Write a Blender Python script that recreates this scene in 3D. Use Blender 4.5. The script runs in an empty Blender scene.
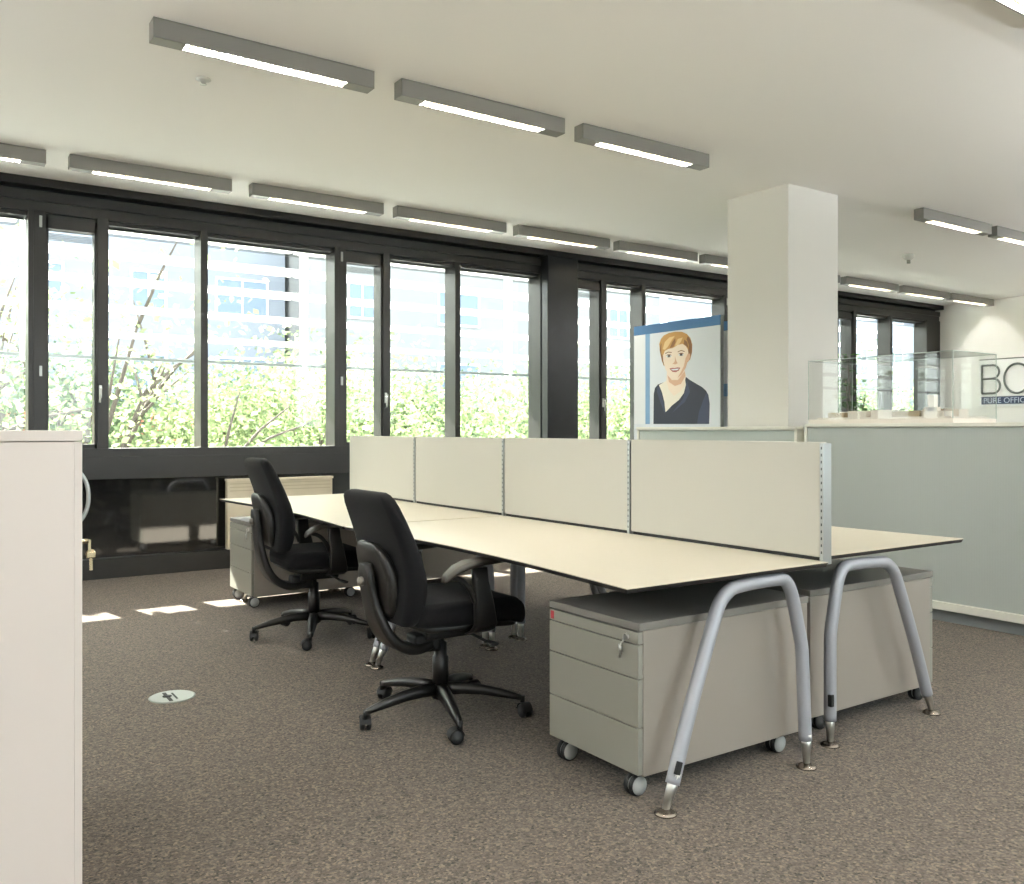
import bpy, bmesh, math, random
from mathutils import Vector, Matrix
S = bpy.context.scene
COL = S.collection
R = math.radians
PI = math.pi

# ---------------------------------------------------------------- camera, world, sun, exposure
YAW = R(34.2)
cam = bpy.data.cameras.new('camera')
cam.sensor_width = 36.0
cam.lens = 36.0 * 890 / 1024
cam.shift_y = -12.0 / 1024
cam.clip_start = 0.05
cam.clip_end = 300
co = bpy.data.objects.new('camera', cam)
COL.objects.link(co)
co.location = (0, 0, 1.2)
co.rotation_euler = (PI / 2, 0, -YAW)
S.camera = co

S.view_settings.view_transform = 'Standard'
S.view_settings.look = 'None'
S.view_settings.gamma = 1.0
S.view_settings.use_curve_mapping = False
S.view_settings.exposure = 0.86
S.cycles.max_bounces = 8
S.cycles.diffuse_bounces = 5
S.cycles.glossy_bounces = 4
S.cycles.transparent_max_bounces = 24
S.cycles.caustics_reflective = False
S.cycles.caustics_refractive = False
S.cycles.sample_clamp_indirect = 6.0

SUN_DIR = Vector((.21, -1, -.72)).normalized()
w = bpy.data.worlds.new('world')
S.world = w
w.use_nodes = True
wt = w.node_tree
wt.nodes.clear()
wo = wt.nodes.new('ShaderNodeOutputWorld')
wb = wt.nodes.new('ShaderNodeBackground')
sky = wt.nodes.new('ShaderNodeTexSky')
sky.sky_type = 'NISHITA'
sky.sun_disc = False
sky.sun_elevation = R(35)
sky.sun_rotation = R(-12)
sky.dust_density = 3.0
mixw = wt.nodes.new('ShaderNodeMix')
mixw.data_type = 'RGBA'
mixw.inputs[0].default_value = 0.75
gain = wt.nodes.new('ShaderNodeMix')
gain.data_type = 'RGBA'
gain.blend_type = 'MULTIPLY'
gain.inputs[0].default_value = 1
gain.inputs[7].default_value = (.12, .12, .12, 1)
wt.links.new(sky.outputs[0], gain.inputs[6])
wt.links.new(gain.outputs[2], mixw.inputs[6])
mixw.inputs[7].default_value = (0.87, 0.97, 1.0, 1)
wt.links.new(mixw.outputs[2], wb.inputs[0])
wb.inputs[1].default_value = 5.4
wt.links.new(wb.outputs[0], wo.inputs[0])

sun = bpy.data.lights.new('sun', 'SUN')
sun.energy = 34.0
sun.angle = R(0.6)
sun.color = (1, .95, .86)
so = bpy.data.objects.new('sun', sun)
COL.objects.link(so)
so.rotation_euler = SUN_DIR.to_track_quat('-Z', 'Y').to_euler()
so.location = (2, 20, 20)

LAMP_STRENGTH = 250.0
FILL_UPLIGHT = 200.0
ZC = 3.15      # ceiling
XE = 13.45     # end wall
YW = 7.8       # window wall


# ---------------------------------------------------------------- materials
def srgb(h):
    h = h.lstrip('#')
    v = [int(h[i:i + 2], 16) / 255 for i in (0, 2, 4)]
    return tuple((c / 12.92 if c <= .04045 else ((c + .055) / 1.055) ** 2.4) for c in v) + (1,)


MATS = {}


def mat(name, col, rough=.6, metal=0.0, spec=.5, noise=None, bump=None, emit=None, coat=0, sheen=0, trans=0):
    if name in MATS:
        return MATS[name]
    m = bpy.data.materials.new(name)
    m.use_nodes = True
    nt = m.node_tree
    b = nt.nodes['Principled BSDF']
    c = srgb(col) if isinstance(col, str) else tuple(col) + (1,)
    b.inputs['Base Color'].default_value = c
    b.inputs['Roughness'].default_value = rough
    b.inputs['Metallic'].default_value = metal
    b.inputs['Specular IOR Level'].default_value = spec
    b.inputs['Coat Weight'].default_value = coat
    b.inputs['Sheen Weight'].default_value = sheen
    if emit:
        b.inputs['Emission Color'].default_value = tuple(emit[0]) + (1,)
        b.inputs['Emission Strength'].default_value = emit[1]
    tc = nt.nodes.new('ShaderNodeTexCoord')
    if noise:   # (scale, amount)
        n = nt.nodes.new('ShaderNodeTexNoise')
        n.inputs['Scale'].default_value = noise[0]
        n.inputs['Detail'].default_value = 4
        nt.links.new(tc.outputs['Object'], n.inputs['Vector'])
        r = nt.nodes.new('ShaderNodeValToRGB')
        a = noise[1]
        r.color_ramp.elements[0].position = .3
        r.color_ramp.elements[1].position = .7
        r.color_ramp.elements[0].color = tuple(x * (1 - a) for x in c[:3]) + (1,)
        r.color_ramp.elements[1].color = tuple(min(1, x * (1 + a)) for x in c[:3]) + (1,)
        nt.links.new(n.outputs['Fac'], r.inputs['Fac'])
        nt.links.new(r.outputs['Color'], b.inputs['Base Color'])
    if bump:    # (scale, strength, distance)
        n = nt.nodes.new('ShaderNodeTexNoise')
        n.inputs['Scale'].default_value = bump[0]
        n.inputs['Detail'].default_value = 3
        nt.links.new(tc.outputs['Object'], n.inputs['Vector'])
        bp = nt.nodes.new('ShaderNodeBump')
        bp.inputs['Strength'].default_value = bump[1]
        bp.inputs['Distance'].default_value = bump[2]
        nt.links.new(n.outputs['Fac'], bp.inputs['Height'])
        nt.links.new(bp.outputs['Normal'], b.inputs['Normal'])
    MATS[name] = m
    return m


def glass_mat(name, tint=(1, 1, 1), gloss=.5, ior=1.45):
    m = bpy.data.materials.new(name)
    m.use_nodes = True
    nt = m.node_tree
    nt.nodes.clear()
    o = nt.nodes.new('ShaderNodeOutputMaterial')
    t = nt.nodes.new('ShaderNodeBsdfTransparent')
    t.inputs[0].default_value = tuple(tint) + (1,)
    g = nt.nodes.new('ShaderNodeBsdfGlossy')
    g.inputs['Roughness'].default_value = .02
    g.inputs[0].default_value = (gloss, gloss, gloss, 1)
    lw_ = nt.nodes.new('ShaderNodeLayerWeight')
    lw_.inputs['Blend'].default_value = .5
    pw = nt.nodes.new('ShaderNodeMath')
    pw.operation = 'POWER'
    pw.inputs[1].default_value = 4
    nt.links.new(lw_.outputs['Facing'], pw.inputs[0])
    f = nt.nodes.new('ShaderNodeMath')
    f.operation = 'MULTIPLY_ADD'
    f.inputs[1].default_value = .45
    f.inputs[2].default_value = .04
    nt.links.new(pw.outputs[0], f.inputs[0])
    mx = nt.nodes.new('ShaderNodeMixShader')
    nt.links.new(f.outputs[0], mx.inputs[0])
    nt.links.new(t.outputs[0], mx.inputs[1])
    nt.links.new(g.outputs[0], mx.inputs[2])
    nt.links.new(mx.outputs[0], o.inputs[0])
    return m


def carpet_mat():
    m = bpy.data.materials.new('carpet')
    m.use_nodes = True
    nt = m.node_tree
    b = nt.nodes['Principled BSDF']
    b.inputs['Roughness'].default_value = .95
    b.inputs['Specular IOR Level'].default_value = .15
    b.inputs['Sheen Weight'].default_value = .12
    b.inputs['Sheen Roughness'].default_value = .5
    tc = nt.nodes.new('ShaderNodeTexCoord')
    v = nt.nodes.new('ShaderNodeTexVoronoi')
    v.inputs['Scale'].default_value = 140
    v.inputs['Randomness'].default_value = 1
    nt.links.new(tc.outputs['Object'], v.inputs['Vector'])
    n = nt.nodes.new('ShaderNodeTexNoise')
    n.inputs['Scale'].default_value = 55
    n.inputs['Detail'].default_value = 5
    n.inputs['Roughness'].default_value = .75
    nt.links.new(tc.outputs['Object'], n.inputs['Vector'])
    sp = nt.nodes.new('ShaderNodeSeparateColor')
    nt.links.new(v.outputs['Color'], sp.inputs[0])
    r1 = nt.nodes.new('ShaderNodeValToRGB')
    cr = r1.color_ramp
    cols = ['#25211c', '#5f554a', '#3e3831', '#7b6d5d', '#4c453d', '#6a5f54']
    cr.elements[0].color = srgb(cols[0])
    cr.elements[0].position = 0
    cr.elements[1].color = srgb(cols[-1])
    cr.elements[1].position = 1
    for i, c in enumerate(cols[1:-1]):
        e = cr.elements.new((i + 1) / (len(cols) - 1))
        e.color = srgb(c)
    nt.links.new(sp.outputs[0], r1.inputs[0])
    r2 = nt.nodes.new('ShaderNodeValToRGB')
    r2.color_ramp.elements[0].position = .3
    r2.color_ramp.elements[1].position = .7
    r2.color_ramp.elements[0].color = (.42, .42, .42, 1)
    r2.color_ramp.elements[1].color = (1.35, 1.35, 1.35, 1)
    nt.links.new(n.outputs[0], r2.inputs[0])
    mx = nt.nodes.new('ShaderNodeMix')
    mx.data_type = 'RGBA'
    mx.blend_type = 'MULTIPLY'
    mx.inputs[0].default_value = .8
    nt.links.new(r1.outputs[0], mx.inputs[6])
    nt.links.new(r2.outputs[0], mx.inputs[7])
    nt.links.new(mx.outputs[2], b.inputs['Base Color'])
    bp = nt.nodes.new('ShaderNodeBump')
    bp.inputs['Strength'].default_value = .7
    bp.inputs['Distance'].default_value = .006
    nt.links.new(n.outputs[0], bp.inputs['Height'])
    nt.links.new(bp.outputs[0], b.inputs['Normal'])
    return m


def tambour_mat(name, col, scale):
    """fine vertical ribs as bump along the object's Y"""
    m = mat(name, col, .45)
    nt = m.node_tree
    b = nt.nodes['Principled BSDF']
    tc = nt.nodes.new('ShaderNodeTexCoord')
    wv = nt.nodes.new('ShaderNodeTexWave')
    wv.bands_direction = 'Y'
    wv.inputs['Scale'].default_value = scale
    nt.links.new(tc.outputs['Object'], wv.inputs['Vector'])
    bp = nt.nodes.new('ShaderNodeBump')
    bp.inputs['Strength'].default_value = .25
    bp.inputs['Distance'].default_value = .002
    nt.links.new(wv.outputs['Fac'], bp.inputs['Height'])
    nt.links.new(bp.outputs[0], b.inputs['Normal'])
    return m


def leaf_mat(name, c1, c2):
    m = bpy.data.materials.new(name)
    m.use_nodes = True
    nt = m.node_tree
    nt.nodes.clear()
    o = nt.nodes.new('ShaderNodeOutputMaterial')
    d = nt.nodes.new('ShaderNodeBsdfDiffuse')
    t = nt.nodes.new('ShaderNodeBsdfTranslucent')
    tc = nt.nodes.new('ShaderNodeTexCoord')
    n = nt.nodes.new('ShaderNodeTexNoise')
    n.inputs['Scale'].default_value = 1.1
    n.inputs['Detail'].default_value = 5
    nt.links.new(tc.outputs['Object'], n.inputs['Vector'])
    r = nt.nodes.new('ShaderNodeValToRGB')
    r.color_ramp.elements[0].position = .35
    r.color_ramp.elements[1].position = .65
    r.color_ramp.elements[0].color = srgb(c1)
    r.color_ramp.elements[1].color = srgb(c2)
    nt.links.new(n.outputs[0], r.inputs[0])
    nt.links.new(r.outputs[0], d.inputs[0])
    nt.links.new(r.outputs[0], t.inputs[0])
    mx = nt.nodes.new('ShaderNodeMixShader')
    mx.inputs[0].default_value = .5
    nt.links.new(d.outputs[0], mx.inputs[1])
    nt.links.new(t.outputs[0], mx.inputs[2])
    nt.links.new(mx.outputs[0], o.inputs[0])
    return m


M_carpet = carpet_mat()
M_ceil = mat('ceiling_paint', '#f6f3ee', .9, bump=(60, .05, .002))
M_wall = mat('wall_paint', '#eeeeea', .9, bump=(80, .05, .002))
M_pillar = mat('pillar_paint', '#e6e3dd', .85, bump=(80, .04, .002))
M_frame = mat('window_frame_dark', '#1e1d1c', .38, 0.1, noise=(6, .12))
M_panel = mat('parapet_gloss', '#20201f', .06, 0.0, 1.0, noise=(3, .1))
M_plinth = mat('plinth_dark', '#1f1f1e', .5)
M_glass = glass_mat('window_glass', (.965, .98, .97), .55)
M_vit = glass_mat('vitrine_glass', (.985, .99, .985), .6)
M_louv = leaf_mat('louvre_white', '#f4f6f4', '#f8f9f8')
M_desk = mat('desk_laminate', '#e0d7c3', .28, noise=(40, .01))
M_black = mat('black_core', '#161514', .5)
M_beam = mat('dark_steel', '#2b2a2a', .5, .3)
M_leg = mat('silver_tube', '#a9abb2', .42, .25)
M_chrome = mat('chrome', '#d4d3cf', .28, .9)
M_darkchrome = mat('foot_metal', '#8a8177', .25, 1)
M_ped = mat('pedestal_grey', '#9a938a', .42, .1)
M_pedfront = mat('pedestal_front', '#949389', .45, .1)
M_pedtop = mat('pedestal_top', '#7c7973', .5)
M_gap = mat('gap_dark', '#1a1a1a', .8)
M_white_wheel = mat('wheel_grey', '#b6b9b8', .4)
M_rub = mat('rubber_black', '#121212', .6)
M_red = mat('red_label', '#a8323a', .5)
M_screen = mat('screen_fabric', '#c9c7be', .75, bump=(300, .08, .001))
M_alu = mat('aluminium', '#b5b8b8', .35, .8)
M_fab = mat('chair_fabric', '#0b0b0d', .95, spec=.2, sheen=.04, bump=(500, .25, .001), noise=(300, .15))
M_plas = mat('chair_plastic', '#191715', .45)
M_plas2 = mat('chair_base_plastic', '#191817', .38)
M_arm = mat('arm_pad', '#38342e', .35)
M_cab = mat('cupboard_white', '#ebe0d9', .45)
M_tamb = tambour_mat('tambour_grey', '#b2b8b4', 20)
M_cabtop = mat('cupboard_top', '#e9e7dc', .45)
M_skirt = mat('skirt_grey', '#8e9293', .5)
M_lamp = mat('lamp_housing', '#86847f', .45, .1)
M_refl = mat('lamp_reflector', '#f0eee4', .35, .0)
M_louvre = mat('lamp_louvre', '#d8c9a4', .3, .5)
M_cream = mat('cream_board', '#d8cfb9', .55, noise=(8, .05))
M_model = mat('model_board', '#efe7dc', .7)
M_model2 = mat('model_board_tan', '#b5a488', .7)
M_blue = mat('banner_blue', '#2f6a9e', .5)
M_lblue = mat('banner_pale_blue', '#7ea6cc', .5)
M_paper = mat('banner_paper', '#e0e4e9', .5)
M_paper2 = mat('banner_white', '#e8eaec', .5)
M_navy = mat('print_navy', '#1f2438', .55)
M_navy2 = mat('print_navy_light', '#333a55', .55)
M_skin = mat('print_skin', '#f3e0cc', .55)
M_skin2 = mat('print_skin_shade', '#d8ac8c', .55)
M_hair = mat('print_hair', '#c8954f', .55)
M_hair2 = mat('print_hair_dark', '#8a5a2c', .55)
M_hair3 = mat('print_hair_light', '#e8c88c', .55)
M_shirt = mat('print_shirt', '#efe6d6', .55)
M_lip = mat('print_lip', '#a8584e', .55)
M_eye = mat('print_eye', '#4a3a34', .55)
M_sign = mat('sign_plate', '#eef0ef', .3)
M_letter = mat('sign_letter', '#6d7370', .4, .3)
M_signblue = mat('sign_blue', '#2c3c5a', .5)
M_signtext = mat('sign_text', '#b9c4d8', .5)
M_brass = mat('key_metal', '#c9b898', .25, 1)
M_tree = mat('bark', '#5a5048', .9, noise=(5, .2))
M_leafA = leaf_mat('leaf_light', '#667350', '#aab788')
M_leafB = leaf_mat('leaf_mid', '#485a44', '#8a9a74')
M_leafC = leaf_mat('leaf_grey', '#4d7a5c', '#8eb18a')
M_leafP = leaf_mat('leaf_pot', '#2f4f28', '#557f42')
M_fac = mat('facade', '#7c8088', .9, noise=(.4, .05))
M_fac2 = mat('facade_warm', '#7c7c7b', .9, noise=(.4, .05))
M_fwin = mat('facade_window', '#5d6b7a', .2)
M_roofred = mat('roof_red', '#c0563e', .8, noise=(2, .15))
M_street = mat('street', '#c2c2ba', .9, noise=(.5, .1))
M_pot = mat('pot_white', '#dcdcd8', .5)
M_soil = mat('soil', '#3a2b20', .9)
M_smoke = mat('detector', '#c9c9c2', .5)
M_tube = mat('lamp_tube', '#ffffff', .5, emit=((1.0, .96, .90), LAMP_STRENGTH))


# ---------------------------------------------------------------- mesh helpers
class MB:
    def __init__(s):
        s.bm = bmesh.new()

    def box(s, x0, x1, y0, y1, z0, z1, mi=0, bev=0, rot=None):
        ret = bmesh.ops.create_cube(s.bm, size=1)
        vs = ret['verts']
        c = Vector(((x0 + x1) / 2, (y0 + y1) / 2, (z0 + z1) / 2))
        for v in vs:
            v.co = Vector((v.co.x * abs(x1 - x0), v.co.y * abs(y1 - y0), v.co.z * abs(z1 - z0)))
            if rot is not None:
                v.co = rot @ v.co
            v.co += c
        fs = list({f for v in vs for f in v.link_faces})
        for f in fs:
            f.material_index = mi
        if bev:
            es = list({e for v in vs for e in v.link_edges})
            r = bmesh.ops.bevel(s.bm, geom=es, offset=bev, segments=2, profile=.7, affect='EDGES')
            for f in r['faces']:
                f.material_index = mi
                f.smooth = True
        return s

    def tube(s, pts, r, n=14, mi=0, caps=True, flat=None):
        pts = [Vector(p) for p in pts]
        rs = r if isinstance(r, (list, tuple)) else [r] * len(pts)
        rings = []
        up = None
        for i, p in enumerate(pts):
            if i == 0:
                t = pts[1] - p
            elif i == len(pts) - 1:
                t = p - pts[i - 1]
            else:
                t = (pts[i + 1] - p).normalized() + (p - pts[i - 1]).normalized()
            t.normalize()
            if up is None:
                up = Vector((0, 0, 1)) if abs(t.z) < .9 else Vector((0, 1, 0))
            a = t.cross(up).normalized()
            up = a.cross(t).normalized()
            ring = []
            for k in range(n):
                an = 2 * PI * k / n
                ra, rb = (rs[i], rs[i]) if flat is None else (rs[i] * flat[0], rs[i] * flat[1])
                ring.append(s.bm.verts.new(p + a * math.cos(an) * ra + up * math.sin(an) * rb))
            rings.append(ring)
        for i in range(len(rings) - 1):
            for k in range(n):
                f = s.bm.faces.new((rings[i][k], rings[i][(k + 1) % n], rings[i + 1][(k + 1) % n], rings[i + 1][k]))
                f.smooth = True
                f.material_index = mi
        if caps:
            f = s.bm.faces.new(rings[0][::-1]); f.material_index = mi
            f = s.bm.faces.new(rings[-1]); f.material_index = mi
        return s

    def lathe(s, prof, c=(0, 0, 0), n=24, mi=0, axis='z'):
        rings = []
        c = Vector(c)
        for (r, h) in prof:
            ring = []
            for k in range(n):
                a = 2 * PI * k / n
                x, y = r * math.cos(a), r * math.sin(a)
                v = {'z': Vector((x, y, h)), 'x': Vector((h, x, y)), 'y': Vector((x, h, y))}[axis]
                ring.append(s.bm.verts.new(c + v))
            rings.append(ring)
        for i in range(len(rings) - 1):
            for k in range(n):
                f = s.bm.faces.new((rings[i][k], rings[i][(k + 1) % n], rings[i + 1][(k + 1) % n], rings[i + 1][k]))
                f.smooth = True
                f.material_index = mi
        for rg in (rings[0][::-1], rings[-1]):
            f = s.bm.faces.new(rg)
            f.material_index = mi
        return s

    def loft(s, rings, mi=0, smooth=True):
        rr = [[s.bm.verts.new(Vector(p)) for p in rg] for rg in rings]
        n = len(rr[0])
        for i in range(len(rr) - 1):
            for k in range(n):
                f = s.bm.faces.new((rr[i][k], rr[i][(k + 1) % n], rr[i + 1][(k + 1) % n], rr[i + 1][k]))
                f.smooth = smooth
                f.material_index = mi
        for rg in (rr[0][::-1], rr[-1]):
            f = s.bm.faces.new(rg)
            f.smooth = smooth
            f.material_index = mi
        return s

    def prism(s, poly, d, h, mi=0):
        """poly: list of points, extruded by vector d"""
        a = [s.bm.verts.new(Vector(p)) for p in poly]
        b = [s.bm.verts.new(Vector(p) + Vector(d) * h) for p in poly]
        n = len(a)
        f1 = s.bm.faces.new(a[::-1])
        f2 = s.bm.faces.new(b)
        fs = [f1, f2]
        for k in range(n):
            fs.append(s.bm.faces.new((a[k], a[(k + 1) % n], b[(k + 1) % n], b[k])))
        for f in fs:
            f.material_index = mi
        return s

    def build(s, name, mats, parent=None, loc=None):
        bmesh.ops.recalc_face_normals(s.bm, faces=s.bm.faces[:])
        me = bpy.data.meshes.new(name)
        s.bm.to_mesh(me)
        s.bm.free()
        for m in (mats if isinstance(mats, (list, tuple)) else [mats]):
            me.materials.append(m)
        o = bpy.data.objects.new(name, me)
        COL.objects.link(o)
        if parent:
            o.parent = parent
        if loc:
            o.location = loc
        return o


def thing(name, label, cat, loc=(0, 0, 0), rz=0, group=None):
    o = bpy.data.objects.new(name, None)
    o.empty_display_size = .1
    COL.objects.link(o)
    o.location = loc
    o.rotation_euler = (0, 0, rz)
    o['label'] = label
    o['category'] = cat
    if group:
        o['group'] = group
    return o


def tag(o, label, cat, group=None, kind=None):
    o['label'] = label
    o['category'] = cat
    if group:
        o['group'] = group
    if kind:
        o['kind'] = kind
    return o


def struct(o, label=None):
    o['kind'] = 'structure'
    if label:
        o['label'] = label
    return o


def dup(root, loc=None, rz=None, label=None, group=None):
    def cp(o, par):
        c = o.copy()
        COL.objects.link(c)
        if par:
            c.parent = par
        for ch in list(o.children):
            cp(ch, c)
        return c
    r = cp(root, None)
    if loc is not None:
        r.location = loc
    if rz is not None:
        r.rotation_euler = (0, 0, rz)
    if label:
        r['label'] = label
    if group:
        r['group'] = group
    return r


def rrect(cx, cy, hx, hy, r, n=4):
    pts = []
    for (sx, sy, a0) in ((1, 1, 0), (-1, 1, 90), (-1, -1, 180), (1, -1, 270)):
        for k in range(n + 1):
            a = R(a0 + 90 * k / n)
            pts.append((cx + sx * (hx - r) + r * math.cos(a), cy + sy * (hy - r) + r * math.sin(a)))
    return pts


# ---------------------------------------------------------------- room shell
XL, YB = -6.0, -3.4
struct(MB().box(XL, XE, YB, 8.05, -.15, 0).build('floor', M_carpet), 'brown grey speckled loop carpet')
struct(MB().box(XL, XE, YB, 8.05, ZC, ZC + .2).build('ceiling', M_ceil), 'smooth off white ceiling')
struct(MB().box(XE, XE + .2, YB, 8.05, -.15, ZC + .2).build('wall_end', M_wall), 'white end wall with the lettered sign')
struct(MB().box(XL - .2, XL, YB, 8.05, -.15, ZC + .2).build('wall_left', M_wall))
mb = MB().box(XL - .2, XE + .2, YB - .2, YB, -.15, .9).box(XL - .2, XE + .2, YB - .2, YB, 2.95, ZC + .2)
mb.box(-6.2, .8, YB - .2, YB, .9, 2.95).box(3.4, 7.2, YB - .2, YB, .9, 2.95).box(9.8, XE + .2, YB - .2, YB, .9, 2.95)
struct(mb.build('wall_back', M_wall))

# parapet of the window wall: plinth, recessed gloss panels, apron and sill
mb = MB()
mb.box(XL, XE, 7.88, 8.05, 0, .97)
wf = struct(mb.build('wall_front', M_panel), 'glossy black parapet panels under the windows')
mb = MB().box(XL, 5.64, YW - .02, 7.88, 0, .16).box(6.08, XE, YW - .02, 7.88, 0, .16)
struct(mb.build('baseboard_front', M_plinth), 'dark plinth along the window wall')
mb = MB().box(XL, 5.64, YW, 7.88, .80, .985, bev=.004).box(6.08, XE, YW, 7.88, .80, .985, bev=.004)
struct(mb.build('trim_1', M_frame), 'dark apron under the window sill')
mb = MB()
mb.box(XL, XE, 7.74, 8.0, 3.085, ZC).box(XL, XE, 7.88, 8.05, 3.055, 3.085).box(XL, XE, 7.80, 8.05, 2.985, 3.055).box(XL, XE, 7.815, 8.05, 2.90, 2.985)
struct(mb.build('trim_2', M_frame), 'stepped dark header above the windows')

# dark clad column between the bays
mb = MB().box(5.685, 6.10, 7.68, 8.05, 0, ZC - .07, bev=.01)
struct(mb.build('trim_3', mat('column_cladding', '#2a2b2d', .28, .5, noise=(2, .15))), 'dark metal clad column between the window bays')


def window(n, x0, x1, openings):
    root = bpy.data.objects.new('window_%d' % n, None)
    COL.objects.link(root)
    root.location = (x0, YW, 0)
    root['kind'] = 'structure'
    root['label'] = 'dark framed window bay with a narrow opening sash and fixed panes'
    Z0, Z1 = 1.05, 2.90
    # frame: bottom rail, top rail, mullions
    f = MB()
    f.box(0, x1 - x0, 0, .22, .985, Z0)
    f.box(0, x1 - x0, .05, .22, Z1 - .03, Z1 + .03)
    xs = [x0]
    for (a, b, t) in openings:
        xs += [a, b]
    xs.append(x1)
    for i in range(0, len(xs), 2):
        if xs[i + 1] - xs[i] > .005:
            f.box(xs[i] - x0, xs[i + 1] - x0, 0, .22, Z0, Z1 + .01, bev=.003)
    f.build('window_frame', M_frame, root)
    for (a, b, t) in openings:
        a -= x0; b -= x0
        if t == 's':
            s_ = MB()
            fw = .018
            s_.box(a, a + fw, .02, .13, Z0, Z1 - .03)
            s_.box(b - fw, b, .02, .13, Z0, Z1 - .03)
            s_.box(a, b, .02, .13, Z0, Z0 + .035)
            s_.box(a, b, .02, .13, Z1 - .115, Z1 - .03)
            sash = s_.build('sash', M_frame, root)
            # lever handle on the right stile
            h = MB().box(b + .012, b + .034, -.012, .0, 1.46, 1.56, bev=.003)
            h.tube([(b + .023, -.01, 1.535), (b + .023, -.045, 1.535), (b + .018, -.05, 1.53), (b + .012, -.05, 1.42)], .008, 8)
            h.build('handle', mat('handle_metal', '#c9c9c6', .3, .8), sash)
            h = MB().box(a - .05, a - .03, -.012, .0, Z1 - .12, Z1 - .03, bev=.003).box(a - .05, a - .03, -.012, .0, 1.62, 1.70, bev=.003)
            h.build('hinge', M_alu, sash)
            MB().box(a + fw, b - fw, .10, .106, Z0 + .035, Z1 - .115).build('pane', M_glass, root)
            zt = Z1 - .115
        else:
            MB().box(a, b, .16, .166, Z0, Z1 - .03).build('pane', M_glass, root)
            zt = Z1 - .03
        # bundled blind slats at the head, outside the pane
        bl = MB()
        for k in range(5):
            bl.box(a + .01, b - .01, .19, .24, zt - .012 * k - .006, zt - .012 * k, rot=Matrix.Rotation(R(12), 3, 'X'))
        bl.build('blind', mat('blind_slats', '#8f938c', .5), root)
    return root


bays = [(-5.95, [(-5.85, -5.47, 's'), (-5.40, -4.68, 'f'), (-4.61, -3.46, 'f')]),
        (-3.40, [(-3.35, -2.97, 's'), (-2.90, -2.18, 'f'), (-2.11, -.96, 'f')]),
        (-.90, [(-1.6 + .75, -.47, 's'), (-.40, .32, 'f'), (.39, .775, 'f')]),
        (.81, [(.90, 1.265, 's'), (1.35, 2.08, 'f'), (2.14, 3.30, 'f')]),
        (3.34, [(3.41, 3.80, 's'), (3.875, 4.605, 'f'), (4.665, 5.675, 'f')]),
        (6.08, [(6.14, 6.53, 's'), (6.61, 7.155, 'f'), (7.21, 8.55, 'f')]),
        (8.59, [(8.64, 9.0, 's'), (9.08, 9.85, 'f'), (9.95, 10.8, 'f')]),
        (10.84, [(10.88, 11.22, 's'), (11.29, 12.12, 'f'), (12.175, 13.08, 'f')])]
for i, (x0, ops) in enumerate(bays):
    x1 = bays[i + 1][0] if i + 1 < len(bays) else XE
    if i == 4:
        x1 = 5.69
    window(i + 1, x0, x1, ops)

# unseen windows added behind the viewer to let in more daylight
for k in range(2):
    xa = .8 + k * 6.4
    root = bpy.data.objects.new('window_%d' % (9 + k), None)
    COL.objects.link(root)
    root.location = (xa, YB, 0)
    root['kind'] = 'structure'
    f = MB()
    for x in (0, 1.27, 2.54):
        f.box(x, x + .06, -.12, -.04, .9, 2.95)
    f.box(.06, 2.54, -.12, -.04, .9, .96).box(.06, 2.54, -.12, -.04, 2.89, 2.95)
    f.build('window_frame', M_frame, root)
    for x in (.06, 1.33):
        MB().box(x, x + 1.21, -.083, -.077, .96, 2.89).build('pane', M_glass, root)

# square white pillar
struct(MB().box(5.76, 6.39, 4.59, 5.22, 0, ZC, bev=.006).build('trim_4', M_pillar), 'square white pillar reaching the ceiling')


# ---------------------------------------------------------------- ceiling lamps
def make_lamp(warm=None):
    L, W, H = 1.14, .09, .095
    t = thing('ceiling_lamp', '', 'ceiling lamp')
    z1 = 0.0
    hb = MB()
    hb.box(0, L, 0, .004, -H, z1).box(0, L, W - .004, W, -H, z1).box(0, L, 0, W, -.006, z1)
    hb.box(0, .004, 0, W, -H, z1).box(L - .004, L, 0, W, -H, z1)
    hb.box(0, .15, 0, W, -H, -H + .004).box(L - .15, L, 0, W, -H, -H + .004)
    hb.build('housing', M_lamp, t)
    rb = MB()
    rb.box(.15, .153, .006, W - .006, -H + .002, -.02).box(L - .153, L - .15, .006, W - .006, -H + .002, -.02)
    rb.box(.15, L - .15, .005, .008, -H + .002, -.02).box(.15, L - .15, W - .008, W - .005, -H + .002, -.02)
    rb.box(.15, L - .15, .005, W - .005, -.024, -.020)
    rb.build('reflector', M_refl, t)
    MB().tube([(.16, W / 2, -.045), (L - .16, W / 2, -.045)], .010, 10).build('tube', M_tube, t)
    lb = MB()
    n = 26
    for k in range(1, n):
        x = .15 + (L - .3) * k / n
        lb.box(x - .0015, x + .0015, .008, W - .008, -H + .002, -H + .022)
    lb.box(.15, L - .15, W / 2 - .002, W / 2 + .002, -H + .002, -H + .010)
    lb.build('louvre', M_louvre, t)
    return t


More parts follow.
